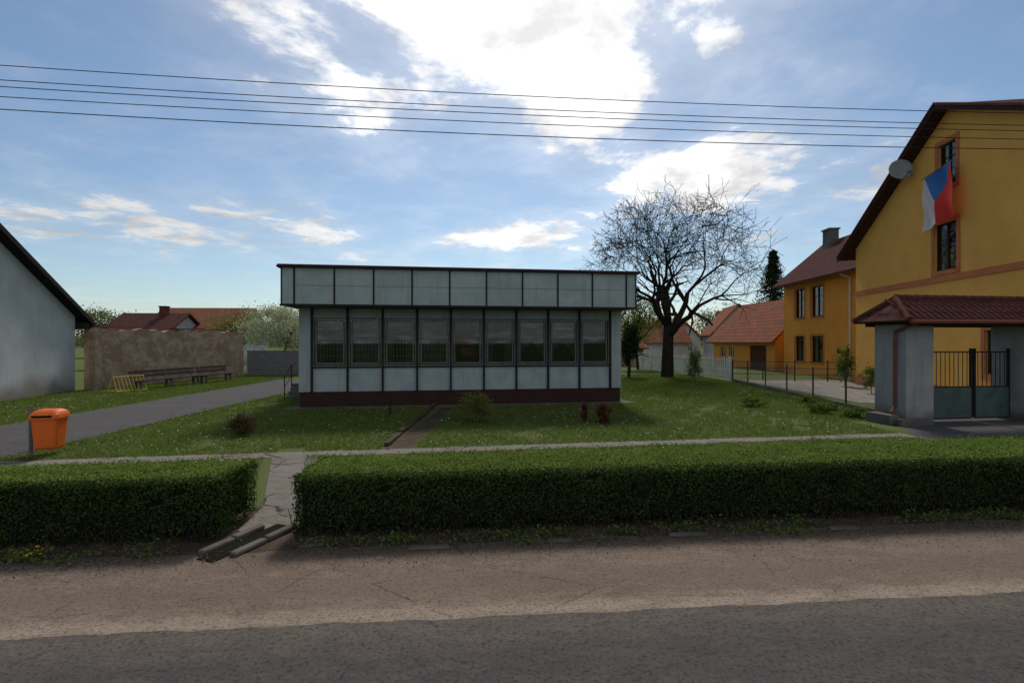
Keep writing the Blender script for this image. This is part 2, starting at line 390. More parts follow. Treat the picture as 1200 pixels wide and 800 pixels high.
n=13000; x=rng.uniform(-9,10,n); y=6.38+.105*x+rng.normal(0,.24,n)-np.abs(rng.normal(0,.2,n))*(rng.random(n)<.3)
m=(x<-3.9)|(x>-2.8)|(rng.random(n)<.25); x=x[m];y=y[m]
arr_mesh('leaf_litter',quads(np.stack([x,y,.014+.02*rng.random(len(x))],1),np.full(len(x),.024),(0,0,1),.5),'litter')
n=5000; x=rng.uniform(-9,10,n); y=5.5+.1*x+rng.uniform(-.95,.7,n)
arr_mesh('road_grit',quads(np.stack([x,y,np.full(n,.014)],1),np.full(n,.011),(0,0,1),.3,.9),'litter')
cs=[]
for cx in list(rng.uniform(-9,10,70))+[-5.8,-5.5,2.3,2.7,3.0,3.4,2.0]:
    if -3.9<cx<-2.7: continue
    k=rng.integers(20,80); cy=6.5+.105*cx+rng.normal(0,.10)
    cs.append(np.stack([cx+rng.normal(0,.12,k),cy+rng.normal(0,.06,k),.02+np.abs(rng.normal(0,.05,k))],1))
arr_mesh('weeds',quads(np.concatenate(cs),np.full(sum(len(c) for c in cs),.05),(0,0,1),.9,.5),'leaf_green')
k=16; arr_mesh('dandelions',quads(np.stack([-5.55+rng.normal(0,.25,k),5.95+rng.normal(0,.08,k),np.full(k,.06)],1),np.full(k,.035),(0,-.3,1),.2,1),'flower_y')

# ------------------------------------------------------------ main pavilion building
TH=math.radians(8.63)
B=root('pavilion_building',(-8.0,19.2,0),TH)
Lb=12.64; D=10
mb=MB(); mb.box(.03,Lb-.03,.04,D-.03,0,.6); mb.obj('brick_plinth','plinth',B)
mb=MB()
mb.box(0,.44,0,.3,.6,3.76); mb.box(Lb-.44,Lb,0,.3,.6,3.76)
mb.box(0,.25,.3,D,.6,3.76); mb.box(Lb-.25,Lb,.3,D,.6,3.76); mb.box(.25,Lb-.25,D-.25,D,.6,3.76)
mb.obj('walls','pier',B)
mp=MB();mt=MB();posts=MB();fr=MB();gl=MB();sill=MB()
for i in range(10):
    x=.47+i*1.3; posts.box(x-.035,x+.035,-.05,.16,.6,3.76)
for i in range(9):
    x0=.505+i*1.3;x1=x0+1.23
    mp.box(x0,x1,.05,.12,.60,1.50); mt.box(x0,x1,.05,.12,3.40,3.76)
    sill.box(x0,x1,-.02,.12,1.50,1.55)
    z0,z1=1.55,3.40
    for (a,b,c,d,yy) in ((x0,x0+.05,z0,z1,.02),(x1-.05,x1,z0,z1,.02),(x0+.05,x1-.05,z0,z0+.05,.02),(x0+.05,x1-.05,z1-.05,z1,.02)):
        fr.box(a,b,yy,.12,c,d)
    a0,a1,b0,b1=x0+.09,x1-.09,z0+.09,z1-.09
    for (a,b,c,d) in ((a0,a0+.045,b0,b1),(a1-.045,a1,b0,b1),(a0+.045,a1-.045,b0,b0+.045),(a0+.045,a1-.045,b1-.045,b1)):
        fr.box(a,b,.045,.11,c,d)
    gl.add([(x0+.05,.09,z0+.05),(x1-.05,.09,z0+.05),(x1-.05,.09,z1-.05),(x0+.05,.09,z1-.05)],[(0,1,2,3)])
mp.obj('lower_panels','panel_low',B); mt.obj('upper_panels','pier',B); posts.obj('mullions','dark',B)
sill.obj('sills','dark',B); fr.obj('window_frames','frame',B); gl.obj('window_panes','glass',B)
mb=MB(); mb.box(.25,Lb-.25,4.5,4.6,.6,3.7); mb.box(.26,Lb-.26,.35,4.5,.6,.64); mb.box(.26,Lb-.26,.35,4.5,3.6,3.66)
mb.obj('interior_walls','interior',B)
cu=MB()
def curtain(x0,x1,z0,z1,y,folds,zt=None):
    n=folds*6; vs=[];fs=[]
    for i in range(n+1):
        t=i/n; x=x0+(x1-x0)*t; yy=y+.035*math.sin(t*folds*2*math.pi)+.01*math.sin(t*37)
        zb=z0 if zt is None else z0+(zt-z0)*(abs(2*t-1)**1.6)
        vs+=[(x,yy,zb),(x,yy,z1)]
    for i in range(n): fs.append((2*i,2*i+2,2*i+3,2*i+1))
    cu.add(vs,fs)
for i in range(9):
    x0=.57+i*1.3;x1=x0+1.1
    if i in (1,3): curtain(x0,x1-.1*(i==1),1.6,3.35,.25,12)
    elif i in (0,2,5): curtain(x0,x0+.3,1.6,3.35,.25,5); curtain(x1-.35,x1,1.6,3.35,.25,5)
    elif i==4: curtain(x0,x1,2.9,3.35,.25,12)
    else: curtain(x0,x1,2.45,3.35,.25,12,1.7 if i!=8 else 2.8)
cu.obj('curtains','curtain',B)
g=MB()
for i in range(4):
    x0=.505+i*1.3+.14;x1=x0+.95
    for k in range(9): 
        x=x0+k*(x1-x0)/8; g.box(x-.007,x+.007,.13,.142,1.65,3.3)
    for k in range(7):
        z=1.68+k*.26; g.box(x0,x1,.143,.15,z-.007,z+.007)
g.obj('window_grilles','grille',B)
MB().box(.57+4*1.3+.25,.57+4*1.3+.85,.135,.14,2.35,2.75).box(.57+4*1.3+.3,.57+4*1.3+.8,.135,.14,1.95,2.25).obj('window_poster','poster',B)
sg=MB(); sg.box(.57+7*1.3+.15,.57+7*1.3+.95,.126,.13,2.65,3.05,0); sg.box(.57+7*1.3+.22,.57+7*1.3+.88,.120,.124,2.88,2.98,1); sg.box(.57+7*1.3+.28,.57+7*1.3+.82,.120,.124,2.72,2.79,1)
sg.obj('window_sign',['sign','frame'],B)
mb=MB(); fx0,fx1=-.3,12.8
mb.box(fx0,fx1,-1.2,D+.5,3.80,5.10); mb.obj('fascia_panels','panel',B)
mb=MB(); mb.box(fx0+.03,fx1-.03,-1.17,D+.47,3.765,3.797); mb.obj('soffit','concrete_dark',B)
mb=MB()
for i in range(10):
    x=.15+i*1.36; mb.box(x-.028,x+.028,-1.23,-1.203,3.83,5.09)
for x in (fx0-.0,fx1-.04): mb.box(x,x+.04,-1.23,-1.203,3.83,5.09)
mb.box(fx0-.02,fx1+.02,-1.24,-1.195,3.75,3.825)
for k in range(8):
    y=-.2+k*1.4; mb.box(fx1+.003,fx1+.03,y,y+.04,3.83,5.09); mb.box(fx0-.03,fx0-.003,y,y+.04,3.83,5.09)
mb.obj('battens','dark',B)
mb=MB()
for i in range(9):
    x=.15+i*1.36+.03; mb.box(x,x+1.30,-1.2065,-1.202,4.475,4.488)
    for zz in (3.95,4.95):
        for xx in (.12,.68,1.2): mb.box(x+xx-.012,x+xx+.012,-1.209,-1.202,zz-.012,zz+.012)
mb.obj('panel_joints','frame',B)
mb=MB(); mb.box(fx0-.12,fx1+.10,-1.32,D+.6,5.105,5.17,0); mb.box(fx0-.10,fx1+.08,-1.30,D+.58,5.173,5.215,1)
mb.obj('roof_edge',['dark','cap'],B)
MB().box(.1,12.4,-.9,D,5.22,5.24).obj('flat_roof','concrete_dark',B)
E=root('entrance_steps',(-8.0,19.2,0),TH)
mb=MB()
for k in range(4): mb.box(-1.3,-.02,3.2+.3*k,5.6,.15*k+.001*k,.15*(k+1))
mb.obj('steps','concrete_dark',E)
h=MB()
for y,z in ((2.9,0),(4.0,.45),(5.5,.6)): h.cyl((-1.3,y,z),(-1.3,y,z+1.0),.022)
h.cyl((-1.3,2.9,1.0),(-1.3,4.0,1.45),.022);h.cyl((-1.3,4.0,1.45),(-1.3,5.5,1.6),.022)
h.cyl((-1.3,2.9,.55),(-1.3,4.0,.98),.014);h.cyl((-1.3,4.0,.98),(-1.3,5.5,1.1),.014)
h.obj('handrail','dark',E)
mb=MB()
for k in range(17):
    y=12.2+k*.52; a=random.uniform(-.02,.02); mb.box(-3.05+a,-2.93+a,y,y+.5,0,.10+random.uniform(-.03,.03))
mb.obj('garden_kerb','soil',bevel=.015)
MB().box(-.4,Lb+.4,-.45,.03,0,.03).obj('building_apron','concrete_dark',loc=(-8.0,19.2,0),rot=TH)

def wall_open(mb,x0,x1,z0,z1,ops,t=.3,mi=0):
    xs=sorted({x0,x1}|{o[0] for o in ops}|{o[1] for o in ops}); zs=sorted({z0,z1}|{o[2] for o in ops}|{o[3] for o in ops})
    for i in range(len(xs)-1):
        for j in range(len(zs)-1):
            cx=(xs[i]+xs[i+1])/2; cz=(zs[j]+zs[j+1])/2
            if any(o[0]<cx<o[1] and o[2]<cz<o[3] for o in ops): continue
            mb.box(xs[i],xs[i+1],0,t,zs[j],zs[j+1],mi)
def windows(r,ops,surround=None,sw=.16,frame='wood_dark',mull=1,curt=True):
    f=MB();g=MB();s=MB();c=MB();d=MB()
    for (a,b,z0,z1) in ops:
        w=.07
        f.box(a,a+w,.1,.17,z0,z1);f.box(b-w,b,.1,.17,z0,z1);f.box(a+w,b-w,.1,.17,z0,z0+w);f.box(a+w,b-w,.1,.17,z1-w,z1)
        m=(a+b)/2
        if mull: f.box(m-.04,m+.04,.09,.165,z0+w,z1-w)
        f.box(a+w,b-w,.112,.158,z0+(z1-z0)*.66,z0+(z1-z0)*.66+.04)
        g.add([(a,.14,z0),(b,.14,z0),(b,.14,z1),(a,.14,z1)],[(0,1,2,3)])
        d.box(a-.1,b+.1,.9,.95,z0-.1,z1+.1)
        c.box(a+.05,a+(b-a)*.22,.25,.26,z0,z1);c.box(b-(b-a)*.22,b-.05,.25,.26,z0,z1)
        if surround:
            s.box(a-sw,a,-.03,.0,z0-sw,z1+sw);s.box(b,b+sw,-.03,0,z0-sw,z1+sw);s.box(a,b,-.03,0,z1,z1+sw);s.box(a,b,-.05,0,z0-sw,z0)
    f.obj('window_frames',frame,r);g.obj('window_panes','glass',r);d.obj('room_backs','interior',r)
    if curt:c.obj('curtains','sign',r)
    if surround:s.obj('window_surrounds',surround,r)

# ------------------------------------------------------------ big yellow house
dx,dy=-1.55,-11.4
Y=root('yellow_gable_house',(20.15,30.0,0),math.atan2(dy,dx))
ax,az=7.67,12.7
ops=[(7.0,8.1,9.35,11.25),(6.75,8.15,5.65,7.75),(9.7,11.0,1.2,2.95),(2.2,3.3,1.2,2.9)]
mb=MB(); wall_open(mb,0,15,0,7.9,ops[1:])
za=lambda x: 7.9+(az-7.9)*x/ax if x<=ax else az-.46*(x-ax)
o=ops[0]
mb.prism([(0,7.9),(o[0],7.9),(o[0],za(o[0]))],0,.3)
mb.prism([(o[0],7.9),(o[1],7.9),(o[1],o[2]),(o[0],o[2])],0,.3)
mb.prism([(o[0],o[3]),(o[1],o[3]),(o[1],za(o[1])),(ax,az),(o[0],za(o[0]))],0,.3)
mb.prism([(o[1],7.9),(15,7.9),(15,za(15)),(o[1],za(o[1]))],0,.3)
mb.box(0,.3,.3,12,0,7.85); mb.box(14.7,15,.3,12,0,9.0); mb.box(.3,14.7,11.7,12,0,7.8)
mb.obj('walls','yellow',Y)
windows(Y,ops,'orange',.2)
mb=MB(); mb.box(-.04,15.04,-.06,-.001,5.15,5.42); mb.box(-.02,15.02,-.04,-.001,0,.55); mb.obj('trim_bands','orange',Y)
R=MB(); sl=(az-7.9)/ax
zr=lambda x: az+.22-(sl*(ax-x) if x<=ax else .46*(x-ax))
R.slab((-.95,-.55,zr(-.95)),(ax,-.55,zr(ax)),(ax,12.5,zr(ax)),(-.95,12.5,zr(-.95)),.14)
R.slab((ax,-.55,zr(ax)),(15.8,-.55,zr(15.8)),(15.8,12.5,zr(15.8)),(ax,12.5,zr(ax)),.14)
R.obj('roof','tiled_y',Y)
V=MB()
V.slab((-.97,-.60,zr(-.97)-.02),(ax,-.60,zr(ax)-.02),(ax,-.555,zr(ax)-.02),(-.97,-.555,zr(-.97)-.02),.22)
V.slab((ax,-.60,zr(ax)-.02),(15.8,-.60,zr(15.8)-.02),(15.8,-.555,zr(15.8)-.02),(ax,-.555,zr(ax)-.02),.22)
V.slab((-.9,-.54,zr(-.9)-.16),(ax,-.54,zr(ax)-.16),(ax,-.0,zr(ax)-.16),(-.9,0,zr(-.9)-.16),.03)
V.slab((ax,-.54,zr(ax)-.16),(15.8,-.54,zr(15.8)-.16),(15.8,0,zr(15.8)-.16),(ax,0,zr(ax)-.16),.03)
V.obj('verge_boards','wood_dark',Y)
V=MB()
nt_=40
for k in range(nt_):
    x=-.9+k*(ax+.9)/nt_; xe=x+(ax+.9)/nt_*1.12
    V.slab((x,-.66,zr(x)+.035),(xe,-.66,zr(xe)+.035),(xe,-.42,zr(xe)+.035),(x,-.42,zr(x)+.035),.09)
for k in range(36):
    x=ax+k*8.1/36; xe=x+8.1/36*1.12
    V.slab((x,-.66,zr(x)+.07),(xe,-.66,zr(xe)+.035),(xe,-.42,zr(xe)+.035),(x,-.42,zr(x)+.07),.09)
V.obj('verge_tiles','redbrown',Y)
F=root('national_flag',Y.location,Y.rotation_euler[2])
vs=[];fs=[];nx,nz=30,36
for j in range(nz+1):
    for i in range(nx+1):
        u=i/nx;v=j/nz
        x=6.55+2.0*u+.05*math.sin(v*5)*(1-v); z=9.9-2.35*(1-v)+.0+.22*(u)*1-.02*math.sin(u*9)
        y=-.42+.09*math.sin(u*9+v*2.5)*(1.1-v*.7)+.04*math.sin(v*8+u*3)
        vs.append((x,y,z))
for j in range(nz):
    for i in range(nx):
        a=j*(nx+1)+i; fs.append((a,a+1,a+nx+2,a+nx+1))
MB().add(vs,fs).obj('cloth','flag',F,smooth=True)
h=MB(); h.cyl((6.5,-.42,9.93),(8.6,-.42,10.16),.018); h.cyl((6.9,-.42,9.98),(6.9,.05,9.7),.015);h.cyl((8.2,-.42,10.1),(8.2,.05,9.8),.015); h.obj('staff','grey_metal',F)
Dh=root('satellite_dish',(18.75,24.75,10.75),0)
mb=MB(); vs=[(0,.0,0)];fs=[];nr,na=6,28
for j in range(1,nr+1):
    for i in range(na):
        t=2*math.pi*i/na;rr=.5*j/nr; vs.append((rr*math.cos(t),-.5*rr*rr,rr*1.05*math.sin(t)))
for i in range(na): fs.append((0,1+(i+1)%na,1+i))
for j in range(nr-1):
    for i in range(na):
        a=1+j*na+i;b=1+j*na+(i+1)%na; fs.append((a,b,b+na,a+na))
mb.add(vs,fs); o=mb.obj('reflector','dish',Dh,smooth=True); o.rotation_euler=(math.radians(-15),0,math.radians(-20))
o.modifiers.new('s','SOLIDIFY').thickness=.02
h=MB(); h.cyl((0,.02,-.05),(.35,.3,-.15),.03); h.cyl((.35,.3,-.15),(.95,.15,-.1),.03); h.cyl((.35,.3,-.4),(.35,.3,.1),.025)
h.cyl((0,0,-.48),(.0,-.55,-.28),.015); h.box(-.05,.05,-.68,-.5,-.32,-.2); h.cyl((.95,.15,-.35),(.95,.15,.05),.025); h.obj('mount_arm','grey_metal',Dh)

# ------------------------------------------------------------ ochre wing house
W=root('ochre_house',(22.3,42.0,0),math.atan2(-10,-.6))
ops=[(1.9,3.3,4.3,6.5),(4.3,5.9,4.3,6.5),(1.9,3.3,1.0,2.9),(4.3,5.9,1.0,2.9)]
mb=MB(); wall_open(mb,0,10.5,0,7.3,ops)
mb.box(0,.3,.3,7,0,7.3); mb.box(10.2,10.5,.3,7,0,7.3); mb.box(.3,10.2,6.7,7,0,7.3)
mb.add([(0,0,7.3),(0,7,7.3),(0,3.5,10.2),(.3,0,7.3),(.3,7,7.3),(.3,3.5,10.2)],[(0,1,2),(5,4,3),(0,2,5,3),(2,1,4,5)])
mb.obj('walls','yellow2',W); windows(W,ops,'orange',.14,'wood_dark')
R=MB(); R.slab((-.6,-.7,7.0),(11,-.7,7.0),(11,3.5,10.6),(-.6,3.5,10.6),.16); R.slab((-.6,3.5,10.6),(11,3.5,10.6),(11,7.7,7.0),(-.6,7.7,7.0),.16)
R.obj('roof','tiled_x',W)
mb=MB(); mb.box(-.1,10.6,-.82,-.7,6.82,6.95); mb.obj('gutter','redbrown',W); 
h=MB(); h.cyl((9.2,-.1,0),(9.2,-.1,6.6),.05); h.cyl((9.2,-.1,6.6),(9.2,-.75,6.85),.05); h.obj('downpipe','white',W)
mb=MB(); mb.box(.9,1.9,2.6,3.3,9.4,11.25,0); mb.box(.82,1.98,2.52,3.38,11.25,11.36,1); mb.obj('chimney',['concrete_dark','concrete_dark'],W)

# ------------------------------------------------------------ orange outbuilding
O=root('outbuilding',(21.2,54.0,0),math.atan2(-11,1.0))
ops=[(1.5,2.6,.9,2.0),(3.3,4.2,.9,2.0)]
mb=MB(); wall_open(mb,0,10.8,0,2.5,ops+[(7.0,9.6,0,2.15)])
mb.box(0,.3,.3,7,0,2.5); mb.box(10.5,10.8,.3,7,0,2.5)
for xx in (0,10.5): mb.add([(xx,0,2.5),(xx,7,2.5),(xx,3.5,6.1),(xx+.3,0,2.5),(xx+.3,7,2.5),(xx+.3,3.5,6.1)],[(0,1,2),(5,4,3),(0,2,5,3),(2,1,4,5)])
mb.obj('walls','yellow2',O); windows(O,ops,None,frame='white')
MB().box(7.0,9.6,.1,.16,0,2.15).obj('garage_door','redbrown',O)
R=MB(); R.slab((-.5,-.6,2.45),(11.3,-.6,2.45),(11.3,3.5,6.4),(-.5,3.5,6.4),.15); R.slab((-.5,3.5,6.4),(11.3,3.5,6.4),(11.3,7.6,2.45),(-.5,7.6,2.45),.15)
R.obj('roof','tileo_x',O)

def house(name,loc,rotdeg,w,d,he,hr,wall,roof,gable_front=False,ops=(),chim=None):
    r=root(name,loc,math.radians(rotdeg))
    mb=MB(); wall_open(mb,0,w,0,he,list(ops)); mb.box(0,.3,.3,d,0,he); mb.box(w-.3,w,.3,d,0,he); mb.box(.3,w-.3,d-.3,d,0,he)
    R=MB()
    if gable_front:
        for y0 in (0,d-.3): mb.prism([(0,he),(w,he),(w/2,hr)],y0,y0+.3)
        k=(hr-he)/(w/2); e=.5
        R.slab((-e,-.4,he-k*e+.15),(w/2,-.4,hr+.15),(w/2,d+.4,hr+.15),(-e,d+.4,he-k*e+.15),.15)
        R.slab((w/2,-.4,hr+.15),(w+e,-.4,he-k*e+.15),(w+e,d+.4,he-k*e+.15),(w/2,d+.4,hr+.15),.15)
        R.obj('roof',roof+'_y',r)
    else:
        for xx in (0,w-.3): mb.add([(xx,0,he),(xx,d,he),(xx,d/2,hr),(xx+.3,0,he),(xx+.3,d,he),(xx+.3,d/2,hr)],[(0,1,2),(5,4,3),(0,2,5,3),(2,1,4,5)])
        k=(hr-he)/(d/2); e=.5
        R.slab((-.4,-e,he-k*e+.15),(w+.4,-e,he-k*e+.15),(w+.4,d/2,hr+.15),(-.4,d/2,hr+.15),.15)
        R.slab((-.4,d/2,hr+.15),(w+.4,d/2,hr+.15),(w+.4,d+e,he-k*e+.15),(-.4,d+e,he-k*e+.15),.15)
        R.obj('roof',roof+'_x',r)
    mb.obj('walls',wall,r)
    if ops: windows(r,ops,None,frame='white')
    if chim:
        for cx,cy in chim:
            mb=MB(); mb.box(cx,cx+.6,cy,cy+.6,hr-1.2,hr+.7,0); mb.box(cx-.06,cx+.66,cy-.06,cy+.66,hr+.7,hr+.8,0); mb.obj('chimney','redbrown',r)
    return r
house('red_roof_house',(-36.2,50,0),3,8.8,8,3.2,5.9,'plaster','tileo')
house('red_roof_house',(-37.0,46,0),3,5.5,7,3.2,5.1,'plaster','tiled',chim=[(3.4,2.8)])
house('white_gable_house',(26.0,66,0),-12,6.0,9,3.8,7.2,'white_wall','tileo',True)
house('village_house',(24.0,78,0),10,5.2,8,3.0,5.3,'white_wall','tile',True,ops=[(1.2,2.0,1,2.2),(3.0,3.8,1,2.2)])
house('village_house',(17.5,72,0),4,7.5,6,2.6,4.9,'white_wall','tileo',chim=[(4,2.2)])
house('village_shed',(10.4,52,0),4,3.0,4,1.9,2.6,'oldwall','tileo')
house('village_house',(34,84,0),-20,9,8,4.4,7.6,'white_wall','tile')

# ------------------------------------------------------------ left grey gable house
th=math.atan2(.98,-.2)
G=root('grey_gable_house',(-19.1,11.2,0),th)
he,rx,hr=3.75,7.5,8.15
mb=MB(); mb.prism([(0,0),(15,0),(15,he),(rx,hr),(0,he)],0,.35); mb.box(0,.35,.35,9,0,he); mb.box(14.65,15,.35,9,0,he); mb.prism([(0,0),(15,0),(15,he),(rx,hr),(0,he)],8.65,9)
mb.obj('walls','plaster',G)
k=(hr-he)/7.5
R=MB(); R.slab((-.8,-.45,he-k*.8+.2),(rx,-.45,hr+.2),(rx,9.4,hr+.2),(-.8,9.4,he-k*.8+.2),.12); R.slab((rx,-.45,hr+.2),(15.8,-.45,he-k*.8+.2),(15.8,9.4,he-k*.8+.2),(rx,9.4,hr+.2),.12)
R.obj('roof','tiled_y',G)
V=MB(); V.slab((rx,-.5,hr+.21),(15.85,-.5,he-k*.85+.21),(15.85,-.455,he-k*.85+.21),(rx,-.455,hr+.21),.24); V.slab((-.85,-.5,he-k*.85+.21),(rx,-.5,hr+.21),(rx,-.455,hr+.21),(-.85,-.455,he-k*.85+.21),.24)
V.slab((rx,-.44,hr+.06),(15.8,-.44,he-k*.8+.06),(15.8,0,he-k*.8+.06),(rx,0,hr+.06),.04)
V.box(15.0,15.75,-.4,.3,he-.62,he-.28)
V.obj('verge','dark',G)
a=Vector((-21.75,26.4,0));b=Vector((-19.5,37.2,0)); L=(b-a).length
OW=root('old_brick_wall',a,math.atan2(b.y-a.y,b.x-a.x))
prof=[(0,0),(L,0),(L,3.18)]
n=40
for i in range(n,-1,-1): prof.append((L*i/n*.999, 3.15+.07*math.sin(i*1.9)+.06*math.sin(i*.7)))
mb=MB(); mb.prism(prof,0,.4); mb.obj('masonry','oldwall',OW)
mb=MB()
for i in range(44):
    if random.random()<.6:
        x=i*L/44; z=3.25+random.uniform(0,.06); mb.box(x,x+L/44*.93,-.06,.46,z,z+.035)
mb.obj('coping_tiles','tile_x',OW)
MB().box(0,.35,-.3,-.02,0,3.0).obj('buttress','oldwall',OW)
a=Vector((-19.4,37.5,0)); GW=root('block_wall',a,math.radians(7)); MB().box(0,7.5,0,.25,0,1.75).box(-.03,7.53,-.03,.28,1.753,1.83).obj('blocks','blockwall',GW)

def bench(loc,ang,L):
    r=root('park_bench',loc,math.radians(ang)); w=MB()
    for k in range(3): w.box(0,L,.02+k*.15,.14+k*.15,.45,.50)
    for z in (.64,.84): w.add([(0,.50+(z-.5)*.2,z),(L,.50+(z-.5)*.2,z),(L,.535+(z-.5)*.2,z),(0,.535+(z-.5)*.2,z),(0,.53+(z-.5)*.2,z+.15),(L,.53+(z-.5)*.2,z+.15),(L,.565+(z-.5)*.2,z+.15),(0,.565+(z-.5)*.2,z+.15)],[(0,3,2,1),(4,5,6,7),(0,1,5,4),(1,2,6,5),(2,3,7,6),(3,0,4,7)])
    w.obj('planks','wood_bench',r)
    g=MB(); k=max(2,int(L/1.6)+1)
    for i in range(k):
        x=.2+i*(L-.5)/(k-1); g.box(x,x+.1,.02,.46,.38,.445); g.box(x,x+.1,.04,.12,0,.38); g.box(x,x+.1,.36,.44,0,.38); g.cyl((x+.05,.44,.4),(x+.05,.60,.98),.03)
    g.obj('legs','concrete_dark',r)
bench((-18.9,25.9,0),82,4.4); bench((-18.2,30.3,0),82,2.6)
r=root('bicycle_rack',(-19.3,25.0,0),math.radians(70)); h=MB()
h.cyl((0,0,.05),(1.5,0,.05),.025);h.cyl((0,.3,.75),(1.5,.3,.75),.025)
for k in range(9): h.cyl((.02+k*.18,0,.05),(.02+k*.18,.3,.75),.016)
for x in (0,1.5): h.cyl((x,.3,.75),(x,.65,.03),.025); h.cyl((x,0,.05),(x,.65,.03),.02)
h.obj('rack_bars','yellow_paint',r)

# ------------------------------------------------------------ litter bin
r=root('litter_bin',(-10.25,11.35,0),math.radians(10))
def ring(w,d,z,dx=0,dy=0,rr=.08,n=5):
    p=[]
    for cx,cy,a0 in ((w/2-rr,d/2-rr,0),(-w/2+rr,d/2-rr,90),(-w/2+rr,-d/2+rr,180),(w/2-rr,-d/2+rr,270)):
        for i in range(n):
            a=math.radians(a0+90*i/(n-1)); p.append((cx+rr*math.cos(a)+dx,cy+rr*math.sin(a)+dy,z))
    return p
def loft(rings,cap0=True,cap1=True):
    mb=MB(); n=len(rings[0]); vs=[v for q in rings for v in q]; fs=[]
    for j in range(len(rings)-1):
        for i in range(n): fs.append((j*n+i,j*n+(i+1)%n,(j+1)*n+(i+1)%n,(j+1)*n+i))
    if cap0: fs.append(tuple(range(n-1,-1,-1)))
    if cap1: fs.append(tuple(range((len(rings)-1)*n,len(rings)*n)))
    return mb.add(vs,fs)
loft([ring(.40,.34,.14),ring(.44,.38,.18),ring(.52,.44,.78),ring(.52,.44,.80)]).obj('body','orange_plastic',r,smooth=False,bevel=.006)
loft([ring(.57,.49,.79),ring(.58,.50,.83),ring(.56,.48,.90),ring(.50,.40,.96,.0,.02),ring(.36,.28,1.0,0,.03)]).obj('lid','orange_plastic',r,bevel=.006)
MB().box(-.19,.19,-.262,-.23,.845,.89).obj('opening','hedge_core',r)
h=MB(); h.cyl((-.36,.0,0),(-.36,0,1.08),.04,n=12); h.box(-.36,-.24,-.03,.03,.35,.40); h.box(-.36,-.26,-.03,.03,.68,.73); h.obj('post','grey_metal',r)

# ------------------------------------------------------------ gate portal
P=root('gate_portal',(11.7,15.2,0),TH)
mb=MB(); mb.box(0,.95,0,1.1,0,3.02); mb.box(4.35,5.3,0,1.1,0,3.02); mb.obj('pillars','pillar',P,bevel=.01)
mb=MB(); mb.box(-.42,-.002,.12,1.0,0,.30); mb.box(-.3,.55,-.16,-.003,0,.22); mb.obj('base_blocks','concrete_dark',P,bevel=.015)
mb=MB(); mb.box(-.2,7.3,-.3,-.15,2.96,3.08); mb.box(-.2,7.3,1.12,1.25,2.96,3.08); mb.box(-.2,7.3,.45,.6,3.02,3.4)
for k in range(12): mb.box(-.15+k*.62,-.05+k*.62,-.14,1.11,3.03,3.10)
mb.obj('roof_beams','wood_dark',P)
R=MB(); e=3.12;z1=3.84
x0,x1,y0,y1,ym=-.42,7.6,-.5,1.5,.5
R.add([(x0,y0,e),(x1,y0,e),(x1,ym,z1),(.15,ym,z1)],[(0,1,2,3)])
R.add([(x1,y1,e),(x0,y1,e),(.15,ym,z1),(x1,ym,z1)],[(0,1,2,3)])
R.add([(x0,y1,e),(x0,y0,e),(.15,ym,z1)],[(0,1,2)])
o=R.obj('roof_tiles','tiled_x',P); sm=o.modifiers.new('s','SOLIDIFY'); sm.thickness=.07
h=MB(); 
for k in range(22): x=.15+k*.34; h.cyl((x,ym,z1+.02),(x+.36,ym,z1+.02),.095,.08,8)
h.cyl((.15,ym,z1+.01),(x0,y0,e+.03),.075,.075,8); h.cyl((.15,ym,z1+.01),(x0,y1,e+.03),.075,.075,8)
for k in range(34):
    x=x0+.14+k*.235
    for j in range(3):
        t0=j/3;t1=(j+1)/3+.02
        za_=e-.01+(z1-.08-e)*t0+.025; zb_=e-.01+(z1-.08-e)*t1
        h.cyl((x,y0-.02+(ym-.08-y0)*t0,za_),(x,y0-.02+(ym-.08-y0)*t1,zb_),.05,.04,6)
h.obj('ridge_tiles','redbrown',P)
h=MB(); h.cyl((-.42,y0-.06,e-.05),(7.6,y0-.06,e-.03),.06); h.cyl((-.07,-.45,e-.08),(-.08,.3,2.8),.04); h.cyl((-.08,.3,2.82),(-.08,.3,.52),.045,n=10); h.cyl((-.08,.3,.54),(-.28,.22,.36),.045,n=10)
h.obj('gutter_and_downpipe','pipe',P)
Gt=root('driveway_gate',(11.7,15.2,0),TH); g=MB(); s=MB()
for a,b in ((1.0,2.92),(3.0,4.32)):
    s.box(a+.05,b-.05,.50,.53,.12,1.05)
    g.box(a,a+.05,.5,.57,.1,2.28); g.box(b-.05,b,.5,.57,.1,2.28)
    for z in (.075,1.055,2.15): g.box(a+.05,b-.05,.505,.565,z,z+.04)
    n=int((b-a)/.15)
    for i in range(1,n): x=a+(b-a)*i/n; g.box(x-.007,x+.007,.53,.545,1.10,2.15)
g.obj('bars','dark',Gt); s.obj('sheet_panels','green_metal',Gt)

# ------------------------------------------------------------ fences
def line_pts(a,b,step):
    a=Vector(a);b=Vector(b);L=(b-a).length;n=int(L/step); return [a+(b-a)*i/n for i in range(n+1)]
r=root('wire_fence'); h=MB();w=MB(); A=(12.5,17.0,0);Bp=(13.8,32,0)
for i,p in enumerate(line_pts(A,Bp,2.4)): h.cyl(p,(p.x,p.y,1.4),.035,n=8,mi=0)
d=(Vector(Bp)-Vector(A))
for z in (.15,.75,1.33): w.cyl((A[0],A[1],z),(Bp[0],Bp[1],z),.004,n=4)
L=d.length; n=int(L/.12)
for i in range(n):
    for s_ in (-1,1):
        t0=i/n; t1=min(max(t0+s_*(1.2/L),0),1); hh=abs(t1-t0)*L
        w.cyl((A[0]+d.x*t0,A[1]+d.y*t0,.12),(A[0]+d.x*t1,A[1]+d.y*t1,.12+hh+.001),.0025,n=3)
h.obj('posts','wood_bench',r);w.obj('wires','grey_metal',r)
